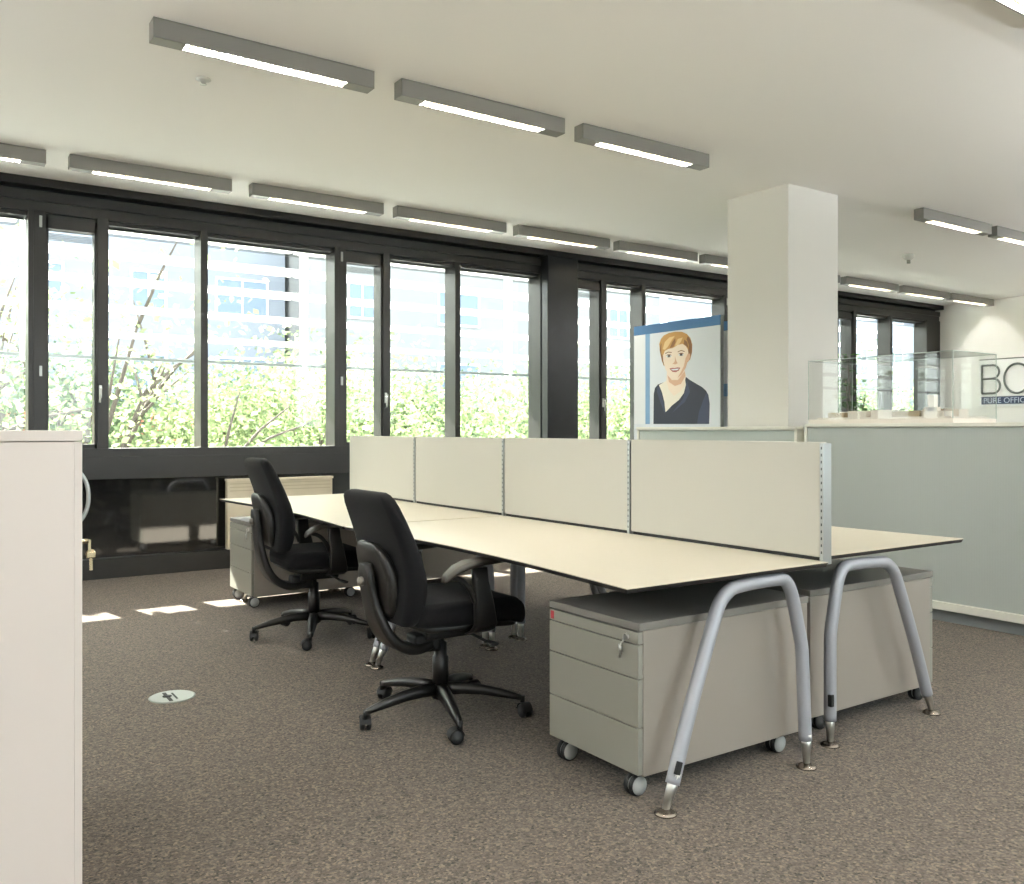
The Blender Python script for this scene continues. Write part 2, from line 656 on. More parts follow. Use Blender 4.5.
lamps = []
row_window = [-.34, .95, 2.25, 3.52, 4.795, 6.055, 7.31, 8.58, 9.85, 11.095, 12.295]
lw = ['cut off by the left edge, in the window row', 'second from the left in the row by the windows',
      'third from the left in the row by the windows', 'fourth from the left in the row by the windows',
      'fifth from the left in the row by the windows', 'sixth from the left in the row by the windows',
      'mostly hidden by the left side of the white pillar', 'its end just showing right of the white pillar',
      'by the windows, third from the end wall', 'right of the pillar, second from the end wall',
      'nearest the white end wall in the row by the windows']
row_mid = [.96, 2.265, 3.55, 7.36, 8.60, 9.86]
lm = ['leftmost and largest of the three above the desks', 'middle one of the three above the desks', 'rightmost of the three above the desks',
      'the complete one in the pair right of the pillar', 'right of the pillar, cut by the right edge', '']
spec = [(x, 6.95, l) for x, l in zip(row_window, lw)] + [(x, 4.42, l) for x, l in zip(row_mid, lm)]
spec += [(3.5, 1.92, 'at the top right corner of the photo')]
spec += [(x, 1.92, '') for x in (-1.6, .93)] + [(x, -.4, '') for x in (-1.6, .93, 3.52, 6.1)] + [(x, -2.8, '') for x in (.93, 3.52, 6.1)]  # lamp rows continued out of view, added to light the room more
proto = make_lamp()
for i, (x, y, l) in enumerate(spec):
    o = proto if i == 0 else dup(proto)
    o.location = (x, y, ZC)
    o['label'] = 'long narrow grey ceiling lamp, ' + l if l else 'long narrow grey ceiling lamp added out of view for more light'
    o['group'] = 'linear lamps in rows on the ceiling' if l else 'added linear lamps out of view'

# made-up standing uplighters out of view, added to brighten the ceiling
for i, (x, y, l) in enumerate([(7.0, -.3, 'beyond the right end of the low cupboards'), (3.2, -1.6, 'at the added back windows'), (-2.8, .4, 'left of the white cupboard'), (11.6, 1.8, 'near the end wall'), (-3.6, 4.4, 'by the windows beyond the left edge')]):
    t = thing('fill_uplighter', 'added unseen fill uplighter on a slim grey pole standing ' + l, 'added fill light', (x, y, 0), group='added fill uplighters')
    MB().box(-.17, .17, -.17, .17, 0, .02, bev=.004).build('base', M_lamp, t)
    MB().tube([(0, 0, .02), (0, 0, 1.92)], .02, 14).build('pole', M_lamp, t)
    hd = MB().box(-.33, .33, -.11, .11, 1.92, 1.93).box(-.33, .33, -.114, -.11, 1.92, 1.98).box(-.33, .33, .11, .114, 1.92, 1.98)
    hd.box(-.334, -.33, -.114, .114, 1.92, 1.98).box(.33, .334, -.114, .114, 1.92, 1.98)
    hd.build('lamp_head', M_lamp, t)
    ul = bpy.data.lights.new('bulb', 'AREA')
    ul.shape = 'RECTANGLE'
    ul.size = .6
    ul.size_y = .18
    ul.energy = FILL_UPLIGHT
    ul.color = (.95, .98, 1.0)
    uo = bpy.data.objects.new('bulb', ul)
    COL.objects.link(uo)
    uo.parent = t
    uo.location = (0, 0, 1.95)
    uo.rotation_euler = (PI, 0, 0)

# spot that washes the end wall
t = thing('downlight', 'small white round spot on the ceiling washing the end wall above the sign', 'spotlight', (11.75, 5.62, ZC))
MB().lathe([(.05, 0), (.05, -.07), (.042, -.07), (.042, -.01)], n=20).build('housing', M_smoke, t)
sl = bpy.data.lights.new('bulb', 'SPOT')
sl.energy = 16
sl.color = (1, .82, .55)
sl.spot_size = R(75)
sl.spot_blend = 1.0
sl.shadow_soft_size = .04
slo = bpy.data.objects.new('bulb', sl)
COL.objects.link(slo)
slo.parent = t
slo.location = (0, 0, -.08)
slo.rotation_euler = Vector((13.45 - 11.75, 6.75 - 5.62, 2.62 - 3.07)).to_track_quat('-Z', 'Y').to_euler()

# smoke detector, sprinklers
t = thing('smoke_detector', 'small grey smoke detector on the ceiling right of the pillar', 'smoke detector', (9.2, 5.7, ZC))
MB().lathe([(.055, 0), (.06, -.02), (.05, -.045), (.03, -.06), (.012, -.065)], n=24).build('body', M_smoke, t)
MB().tube([(0, 0, -.03), (.0, .0, -.10)], .02, 12).build('sensor', mat('sensor_grey', '#77776f', .5), t)
t = thing('sprinkler', 'tiny round ceiling sprinkler above the left windows', 'sprinkler', (1.36, 5.05, ZC))
MB().lathe([(.04, 0), (.042, -.006), (.02, -.012), (.008, -.03)], n=20).build('rosette', M_smoke, t)
MB().lathe([(.018, -.03), (.018, -.034)], n=16).build('deflector', M_chrome, t)


# ---------------------------------------------------------------- desks
def make_desk(name_label, mirror=False):
    """local: origin on floor at the desk's inner back corner nearest the camera; x grows towards the user for mirror"""
    L = 2.11
    W = .97
    t = thing('desk', name_label, 'desk', group='white desks in the back to back double row')
    sx = 1 if mirror else -1
    # outline, front edge gently hollowed
    ns = 24
    fr = []
    for k in range(ns + 1):
        u = k / ns
        h = .062 * math.sin(PI * u) ** 1.0
        fr.append((sx * (W - h), L * u))
    poly = [(0, 0)] + fr + [(0, L)]
    zt = .72
    mb = MB()
    top = [(x, y, zt) for x, y in poly]
    # white skin, then dark core bevelled inwards
    cx, cy = sx * W / 2, L / 2

    def ins(p, d):
        v = Vector((p[0] - cx, p[1] - cy))
        return (cx + v.x * (1 - d / (W / 2)), cy + v.y * (1 - d / (L / 2)))
    r0 = [(x, y, zt) for x, y in poly]
    r1 = [(x, y, zt - .003) for x, y in poly]
    r2 = [ins(p, .006) + (zt - .017,) for p in poly]
    n = len(poly)
    V0 = [mb.bm.verts.new(p) for p in r0]
    V1 = [mb.bm.verts.new(p) for p in r1]
    V2 = [mb.bm.verts.new(p) for p in r2]
    mb.bm.faces.new(V0)
    for A, B, mi in ((V0, V1, 0), (V1, V2, 1)):
        for k in range(n):
            f = mb.bm.faces.new((A[k], A[(k + 1) % n], B[(k + 1) % n], B[k]))
            f.material_index = mi
    f = mb.bm.faces.new(V2[::-1])
    f.material_index = 1
    mb.build('worktop', [M_desk, M_black], t)
    # under frame
    b = MB()
    for x in (.25, .68):
        b.box(sx * x - .02, sx * x + .02, .20, L - .20, .668, .703)
    for y in (.35, L / 2, L - .35):
        b.box(sx * .18, sx * .80, y - .02, y + .02, .676, .706)
    b.build('under_frame', M_beam, t)
    b = MB()
    for y in (.50, L - .50):
        b.box(sx * .80, sx * .86, y - .03, y + .03, .685, .706)
    b.build('bracket', M_beam, t)
    # A-frame legs: points (distance from the inner edge, height)
    P = [(.777, .09), (.693, .302), (.568, .576), (.540, .63), (.50, .662), (.46, .677), (.235, .683), (.20, .672), (.18, .645), (.165, .61), (.135, .475), (.126, .435), (.124, .40), (.124, .10)]
    for y in (.0, L - .05):
        lg = MB()
        pts = []
        for i, (x, z) in enumerate(P):
            pts.append((sx * x, y + (0 if mirror else .03 * z / .68), z - .004))
        # insert rounding
        lg.tube(smooth_path(pts), .0232, 18)
        leg = lg.build('leg', M_leg, t)
        for (xa, xb) in ((.765, .810), (.124, .124)):
            fb = MB()
            fb.tube([(sx * xa, y, .12), (sx * (xa + xb) / 2, y, .07), (sx * xb, y, .014)], [.0185, .0165, .0115], 16)
            fb.build('lower_tube', M_chrome, leg)
            MB().lathe([(.036, 0), (.036, .005), (.028, .010), (.010, .018)], (sx * xb, y, 0), 24).build('foot', M_darkchrome, leg)
        cb = MB()
        if mirror:
            cb.box(sx * .124 - .026, sx * .124 - .008, y - .024, y - .008, .155, .20, bev=.002)
        else:
            cb.box(sx * .768 - .016, sx * .768 + .002, y - .026, y - .014, .122, .162, bev=.002, rot=Matrix.Rotation(R(20), 3, 'Y'))
        cb.build('clip', M_rub, leg)
    return t


def smooth_path(pts, it=2):
    P = [Vector(p) for p in pts]
    for _ in range(it):
        Q = [P[0]]
        for a, b in zip(P[:-1], P[1:]):
            Q.append(a * .75 + b * .25)
            Q.append(a * .25 + b * .75)
        Q.append(P[-1])
        P = Q
    return P


XI = 2.77
d1 = make_desk('nearest white desk of the left row, bare worktop ending at the front A-shaped leg')
d1.location = (XI, 2.03, 0)
d2 = dup(d1, (XI, 2.03 + 2.13, 0), label='white desk by the windows in the left row, behind the farther chair')
d3 = make_desk('nearest white desk of the right row, behind the last divider screen', True)
d3.location = (2.815, 2.09, .01)
d4 = dup(d3, (2.815, 2.09 + 2.13, .01), label='right row white desk by the windows, hidden behind the divider screens')
for o in (d3, d4):
    for ch in o.children:
        if ch.name.startswith('leg'):
            ch.location = (-.035, .03, 0)
    o.location.z = 0
    for ch in o.children:
        if not ch.name.startswith('leg'):
            ch.location.z = .010

# divider screens
scr_lab = ['pale divider screen nearest the camera, with its slotted end post showing', 'pale divider screen, second from the camera end',
           'pale divider screen, third from the camera end', 'pale divider screen nearest the windows']


def make_screen(first):
    t = thing('divider_screen', '', 'divider screen', group='pale divider screens between the two desk rows')
    L = 1.053
    MB().box(.004, .044, .018, L - .004, .006, .43, bev=.004).build('panel', M_screen, t)
    sb = MB().box(0, .048, 0, .016, -.02 if first else .0, .425, bev=.002)
    sb.build('slotted_post', M_alu, t)
    g = MB()
    for k in range(16):
        z = .02 + k * .0255
        g.box(-.0008, .001, .006, .010, z, z + .010)
    g.build('slots', M_gap, t)
    MB().box(.012, .036, .02, L - .01, -.02, .008).build('clamp_rail', M_black, t)
    return t


for i in range(4):
    o = make_screen(True) if i == 0 else dup(first_screen)
    if i == 0:
        first_screen = o
    o.location = (2.768, 2.05 + 1.056 * i, .726)
    o['label'] = scr_lab[i]


# ---------------------------------------------------------------- drawer pedestals
def make_pedestal(front=-1, key=True):
    """local origin: floor, centre of body. front=-1 -> drawers face -X"""
    t = thing('drawer_pedestal', '', 'drawer pedestal', group='grey drawer pedestals on castors under the desks')
    D, W = .85, .48
    hx, hy = D / 2, W / 2
    mb = MB()
    mb.box(-hx + .022, hx, -hy, hy, .075, .548, bev=.002)
    body = mb.build('body', M_ped, t)
    mb = MB().box(-hx + .002, hx + .004, -hy - .003, hy + .003, .550, .575, bev=.002)
    mb.build('top_board', [M_pedtop], t)
    zs = [(.083, .233), (.237, .391), (.395, .503), (.507, .545)]
    for j, (a, b) in enumerate(zs):
        dr = MB().box(-hx, -hx + .020, -hy + .001, hy - .001, a, b, bev=.0015).build('drawer', M_pedfront, t)
        if j == 3:
            lk = MB().lathe([(.009, -hx - .006), (.011, -hx), (.011, -hx + .004)], (0, -hy + .055, .525), 16, axis='x')
            lk.build('lock', M_chrome, dr)
            k = MB()
            k.box(-hx - .016, -hx - .004, -hy + .053, -hy + .057, .515, .533)
            k.tube([(-hx - .012, -hy + .055, .518), (-hx - .012, -hy + .075, .49), (-hx - .012, -hy + .078, .452)], .0035, 8)
            k.tube([(-hx - .012, -hy + .075, .497), (-hx - .012, -hy + .072, .470)], .006, 8)
            k.build('key', M_chrome, dr)
            MB().box(-hx - .001, -hx, hy - .028, hy - .010, .512, .540).build('sticker', M_red, dr)
    for (x, y) in ((-hx + .032, -hy + .050), (-hx + .040, hy - .055), (hx - .12, -hy + .050), (hx - .12, hy - .055)):
        c = MB()
        c.box(x - .012, x + .022, y - .008, y + .010, .050, .075)
        cc = c.build('castor', M_rub, t)
        wb_ = MB()
        for s_ in (-1, 1):
            wb_.lathe([(.0, 0), (.034, 0), (.036, .003), (.036, .013), (.034, .016), (0, .016)], (x, y + s_ * .012 - .008, .036), 24, axis='y')
        wb_.build('tyre', M_rub, cc)
        wb_ = MB()
        wb_.lathe([(.0, 0), (.029, 0), (.029, .034), (0, .034)], (x, y - .0215, .036), 24, axis='y')
        wb_.lathe([(.0, 0), (.030, 0), (.030, .003), (0, .003)], (x, y - .0235, .036), 24, axis='y')
        wb_.build('hub', M_white_wheel, cc)
    return t


p1 = make_pedestal()
p1.location = (2.375, 2.385, 0)
p1['label'] = 'grey drawer pedestal nearest the camera, drawers facing left, red sticker and key'
p2 = dup(p1, (3.335, 2.455, 0), PI, 'grey drawer pedestal under the right desk, side panel behind the right A-shaped leg')
p3 = dup(p1, (2.335, 6.16, 0), 0, 'drawer pedestal beyond the farther chair, pale blue-grey in window light')
p4 = dup(p1, (3.335, 6.15, 0), PI, 'drawer pedestal under the far end of the right row')
for p in (p2, p3, p4):     # only the nearest carries the sticker
    for ch in p.children:
        for g in list(ch.children):
            if g.name.startswith('sticker') or (p is not p3 and g.name.startswith('key')):
                bpy.data.objects.remove(g)


# ---------------------------------------------------------------- office chairs
def chain(pts, n=40):
    return smooth_path(pts, 3)


def make_chair(label, dz=0.0, base_rot=0, dx=0.0):
    """faces +x, origin on the floor under the column"""
    t = thing('office_chair', label, 'office chair', group='black swivel chairs at the left desk row')
    # star base
    angs = [base_rot + 72 * k for k in range(5)]
    b = MB()
    b.lathe([(.034, .075), (.042, .085), (.044, .115), (.036, .135), (.030, .14)], n=24)
    for a in angs:
        ca, sa = math.cos(R(a)), math.sin(R(a))
        rings = []
        for (r, z, wd, h) in ((.02, .118, .034, .024), (.10, .120, .031, .022), (.18, .113, .027, .019), (.25, .100, .023, .017), (.315, .085, .018, .012), (.342, .078, .014, .010)):
            ring = []
            for (u, v) in ((-1, -.9), (-.55, .8), (0, 1), (.55, .8), (1, -.9), (0, -1)):
                lx, ly = r, u * wd
                ring.append((lx * ca - ly * sa, lx * sa + ly * ca, z + v * h))
            rings.append(ring)
        b.loft(rings)
    b.build('base', M_plas2, t)
    for i, a in enumerate(angs):
        ca, sa = math.cos(R(a)), math.sin(R(a))
        cx, cy = .345 * ca, .345 * sa
        c = MB()
        c.tube([(cx, cy, .085), (cx, cy, .05)], .010, 10)
        wa = R(a + 70 + 25 * ((i * 7) % 3))
        rm = Matrix.Rotation(wa, 3, 'Z')
        ox, oy = -.018 * math.cos(wa), -.018 * math.sin(wa)
        for s_ in (-1, 1):
            sub = MB()
            sub.lathe([(.0, -.009), (.022, -.009), (.0275, -.005), (.0275, .006), (.021, .010), (0, .010)], (0, s_ * .013, 0), 20, axis='y')
            for v in sub.bm.verts:
                v.co = rm @ v.co + Vector((cx + ox, cy + oy, .0275))
            me = bpy.data.meshes.new('tmp')
            sub.bm.to_mesh(me)
            sub.bm.free()
            c.bm.from_mesh(me)
            bpy.data.meshes.remove(me)
        # hood
        hood = []
        for s_ in (-.021, .021):
            ring = []
            for k in range(9):
                an = PI * k / 8 * 1.0
                ring.append(rm @ Vector((.031 * math.cos(an), s_, .031 * math.sin(an))) + Vector((cx + ox, cy + oy, .030)))
            hood.append(ring)
        va = [c.bm.verts.new(p) for p in hood[0]]
        vb = [c.bm.verts.new(p) for p in hood[1]]
        for k in range(8):
            f = c.bm.faces.new((va[k], va[k + 1], vb[k + 1], vb[k]))
            f.smooth = True
        c.build('castor', M_rub, t)
    MB().lathe([(.034, .12), (.034, .25), (.028, .255), (.028, .31), (.016, .315), (.016, .36)], n=20).build('gas_column', M_plas2, t)
    # mechanism
    mb = MB()
    mb.box(-.10, .13, -.065, .065, .335, .405, bev=.015)
    mb.box(-.06, .16, -.10, .10, .385, .425, bev=.012)
    mb.box(-.14, -.02, -.045, .045, .285, .36, bev=.015)
    mb.build('mechanism', M_rub, t)
    mb = MB().tube([(.05, -.06, .375), (.06, -.18, .362), (.07, -.25, .352)], .006, 8)
    mb.tube([(.07, -.25, .352), (.085, -.30, .347)], .011, 8, flat=(1.6, .6))
    mb.build('lever', M_rub, t)
    # seat: loft along x of rounded sections, waterfall front
    secs = [(-.215, .455, .16, .020), (-.205, .462, .20, .038), (-.17, .468, .225, .048), (-.08, .468, .24, .050), (.03, .466, .248, .050), (.12, .466, .25, .050), (.20, .462, .248, .050), (.245, .452, .24, .052), (.275, .438, .228, .046), (.290, .428, .205, .028), (.296, .422, .18, .014)]
    rings = []
    for (x, z, hw, hh) in secs:
        rg = []
        for (u, v) in rrect(0, 0, hw, hh, min(hh * .9, .038), 4):
            dish = 0.012 * max(0, 1 - (u / .2) ** 2) if v > 0 else 0
            rg.append((x, u, z + v - dish))
        rings.append(rg)
    MB().loft(rings).build('seat', M_fab, t)
    rings = []
    for (x, z, hw, hh) in ((-.19, .418, .17, .010), (-.15, .412, .20, .016), (.15, .410, .225, .016), (.23, .402, .21, .016), (.255, .396, .19, .008)):
        rings.append([(x, u, z + v) for (u, v) in rrect(0, 0, hw, hh, hh * .8, 3)])
    MB().loft(rings).build('seat_pan', M_plas, t)
    # backrest cushion: sections along z; (z, x front, half width, half thickness)
    bs = [(.425, -.215, .14, .014), (.432, -.205, .175, .028), (.45, -.190, .195, .040), (.50, -.178, .212, .046), (.56, -.172, .222, .048), (.62, -.178, .228, .046), (.70, -.200, .230, .042), (.78, -.232, .226, .038), (.85, -.264, .220, .035), (.90, -.288, .212, .033), (.93, -.303, .200, .030), (.948, -.313, .178, .024), (.957, -.319, .145, .014)]
    rings = []
    for (z, xf, hw, ht) in bs:
        z2_ = z + dz
        xc = xf - ht + dx
        rg = []
        for (u, v) in rrect(0, 0, ht, hw, min(ht * .92, .034), 4):
            wrap = .10 * (v * v) - (.012 if u > 0 else 0) * (1 - (v / hw) ** 2)
            rg.append((xc + u + wrap, v, z2_))
        rings.append(rg)
    MB().loft(rings).build('backrest', M_fab, t)
    # plastic shell behind the cushion
    rings = []
    sh = [(.46, -.27, .10, .010), (.50, -.278, .125, .018), (.56, -.282, .14, .024), (.63, -.290, .140, .026), (.68, -.305, .130, .024), (.72, -.320, .112, .020), (.745, -.330, .085, .014), (.757, -.334, .05, .008)]
    for (z, xc, hw, ht) in sh:
        rings.append([(xc + dx + u + .08 * v * v, v, z + dz) for (u, v) in rrect(0, 0, ht, hw, ht * .9, 4)])
    MB().loft(rings).build('back_shell', M_plas, t)
    # curved carrier from under the seat up the back
    pth = [(-.06, 0, .315), (-.13, 0, .300), (-.20, 0, .318), (-.262, 0, .37), (-.300, 0, .45), (-.325, 0, .54 + dz * .5), (-.340, 0, .62 + dz), (-.342, 0, .668 + dz)]
    P = smooth_path(pth, 2)
    rings = []
    for i, p in enumerate(P):
        tn = (P[min(i + 1, len(P) - 1)] - P[max(i - 1, 0)]).normalized()
        nrm = Vector((tn.z, 0, -tn.x))
        u = i / (len(P) - 1)
        hw = .05 + .030 * math.sin(PI * min(1, u * 1.3)) ** 2 - (.022 * max(0, u - .85) / .15)
        ht = .022 - .004 * u
        rings.append([tuple(p + nrm * a + Vector((0, b_, 0))) for (a, b_) in rrect(0, 0, ht, hw, ht * .8, 3)])
    br = MB().loft(rings).build('back_carrier', M_plas, t)
    MB().lathe([(.0, -.375), (.016, -.373), (.018, -.362), (.018, -.35)], (0, .0, .60 + dz), 12, axis='x').build('knob', mat('knob_grey', '#77726b', .4, .6), br)
    # arms
    for s_ in (-1, 1):
        y = s_ * .275
        a = MB()
        rings = []
        for (x, z, wx, wy, yy) in ((.055, .38, .055, .012, s_ * .20), (.055, .40, .055, .014, s_ * .245), (.05, .43, .050, .016, y), (.04, .52, .042, .016, y), (.025, .60, .036, .015, y), (.02, .655, .034, .014, y)):
            rings.append([(x + u, yy + v, z) for (u, v) in rrect(0, 0, wx, wy, .010, 3)])
        a.loft(rings)
        # rear link under the pad
        a.tube(smooth_path([(-.115, y, .632), (-.06, y, .615), (-.02, y, .57), (.0, y, .52)], 2), .011, 8)
        ar = a.build('armrest', M_plas2, t)
        rings = []
        for (x, z, hw, hh) in ((-.142, .617, .018, .008), (-.132, .628, .028, .013), (-.09, .655, .036, .015), (-.04, .672, .040, .015), (.03, .680, .041, .014), (.09, .681, .038, .013), (.12, .678, .028, .010), (.128, .676, .018, .006)):
            rings.append([(x, y + u, z + v) for (u, v) in rrect(0, 0, hw, hh, hh * .85, 3)])
        MB().loft(rings).build('arm_pad', M_arm, ar)
    return t


c1 = make_chair('nearer black office chair, backrest leaning towards the left, in front of the desk joint', 0.0, 181)
c1.location = (1.855, 3.265, 0)
c1.rotation_euler = (0, 0, R(0))
c2 = make_chair('farther black office chair with the higher backrest, beside the pale far pedestal', .085, 176)
c2.location = (1.965, 4.95, 0)
c2.rotation_euler = (0, 0, R(-3))

# ---------------------------------------------------------------- left cupboard
t = thing('cupboard', 'tall white cupboard cut by the left edge of the photo, plain side panel', 'cupboard', (.115, 2.3, 0))
MB().box(-.225, .2085, 0, 1.0, .0, 1.172, bev=.001).build('body', M_cab, t)
MB().box(-.226, .227, -.001, 1.001, 1.174, 1.199, bev=.002).build('top_board', M_cab, t)
for k, (a, b) in enumerate(((.002, .497), (.503, .998))):
    dr = MB().box(.2088, .226, a - .001, b, .05, 1.173, bev=.001).build('door', M_cab, t)
    y = .115 if k == 0 else .9
    MB().tube(smooth_path([(.226, y, 1.10), (.240, y, 1.095), (.257, y, 1.06), (.257, y, 1.01), (.240, y, .975), (.226, y, .970)], 2), .005, 10).build('handle', M_alu, dr)
    if k == 0:
        MB().tube([(.226, y, .925), (.256, y, .925)], .006, 10).build('lock', M_brass, dr)
        kb = MB().box(.256, .262, y - .003, y + .003, .895, .928)
        kb.lathe([(.0, -.002), (.010, -.002), (.012, 0), (.010, .002), (0, .002)], (.262, y, .893), 14, axis='y')
        kb.box(.252, .273, y - .0035, y + .0035, .882, .898, bev=.002)
        kb.box(.259, .266, y - .0015, y + .0015, .852, .884)
        kb.build('key', M_brass, dr)

# ---------------------------------------------------------------- long tambour cupboards on the right
XC = 5.34


def make_tambour(name_label, L, D, top, door_mat):
    t = thing('tambour_cupboard', name_label, 'cupboard', group='low cupboards standing in a line on the right')
    MB().box(.02, D, .0, L, .075, top - .025).build('body', M_cabtop, t)
    MB().box(.04, D - .02, .0, L, 0, .07).build('plinth', M_skirt, t)
    MB().box(-.010, D, -.0, L, top - .024, top, bev=.003).build('top_board', M_cabtop, t)
    MB().box(-.012, .02, .0, L, .078, .128, bev=.004).build('bottom_rail', M_cabtop, t)
    d = MB().box(.006, .018, .028, L - .028, .130, top - .030).build('tambour_door', door_mat, t)
    for y in (.0, L - .024):
        MB().box(0, .02, y, y + .024, .13, top - .026).build('side_frame', M_cabtop, t)
    MB().box(-.006, .006, L - .052, L - .032, .6, .72, bev=.003).build('grip', M_alu, d)
    return t


ta = make_tambour('long low grey-ribbed cupboard carrying the glass case with the model', 1.72, .64, 1.245, M_tamb)
ta.location = (XC, 2.395, 0)
tb = dup(ta, (XC, .66, 0), label='low grey-ribbed cupboard continuing beyond the right edge of the photo')
tc_ = make_tambour('low cupboard in front of the pillar and the portrait banner', 1.71, .38, 1.225, mat('cupboard_front_pale', '#b4bdb8', .45))
tc_.location = (XC, 4.18, 0)

# glass case with architectural model
t = thing('glass_case', 'clear glass display case standing on the long low cupboard', 'display case', (5.42, 3.06, 1.245))
LX, LY, LZ = .52, 1.08, .455
MB().box(0, LX, 0, LY, 0, .03, bev=.002).build('base', M_model, t)
for (a, b, c, d) in ((0, .006, 0, LY), (LX - .006, LX, 0, LY), (.006, LX - .006, 0, .006), (.006, LX - .006, LY - .006, LY)):
    MB().box(a, b, c, d, .03, LZ - .006).build('glass_side', M_vit, t)
MB().box(0, LX, 0, LY, LZ - .006, LZ).build('glass_lid', M_vit, t)
M_edge = mat('glass_edge', '#a9b5ad', .2, 0, .8)
e = MB()
for (x, y) in ((0, 0), (LX, 0), (0, LY), (LX, LY)):
    e.box(x - .002, x + .002, y - .002, y + .002, .03, LZ)
for (y) in (0, LY):
    e.box(0, LX, y - .002, y + .002, LZ - .004, LZ + .001)
for (x) in (0, LX):
    e.box(x - .002, x + .002, 0, LY, LZ - .004, LZ + .001)
e.build('glass_edges', M_edge, t)

random.seed(5)
t = thing('building_model', 'cream cardboard architectural model with one small tower inside the glass case', 'architectural model', (5.45, 3.09, 1.276))
MB().box(0, .46, 0, 1.0, 0, .012).build('model_base', M_model, t)
y = .03
blk = [(.03, .13, .06, .20, .035), (.20, .32, .06, .16, .05), (.06, .2, .22, .40, .04), (.25, .40, .2, .34, .055), (.05, .14, .44, .60, .05), (.18, .34, .40, .56, .035), (.05, .20, .64, .78, .045), (.25, .38, .62, .82, .05), (.06, .16, .82, .95, .035), (.22, .4, .86, .97, .045)]
for (x0, x1, y0, y1, h) in blk:
    MB().box(x0, x1, y0, y1, .012, .012 + h, bev=.001).build('block', M_model if random.random() < .8 else M_model2, t)
tw = MB().box(.10, .145, .17, .215, .012, .155).box(.10, .145, .15, .24, .012, .075)
tw.build('tower', M_model, t)
mt = MB().box(.02, .05, .23, .42, .012, .05)
mt.build('long_block', M_model2, t)

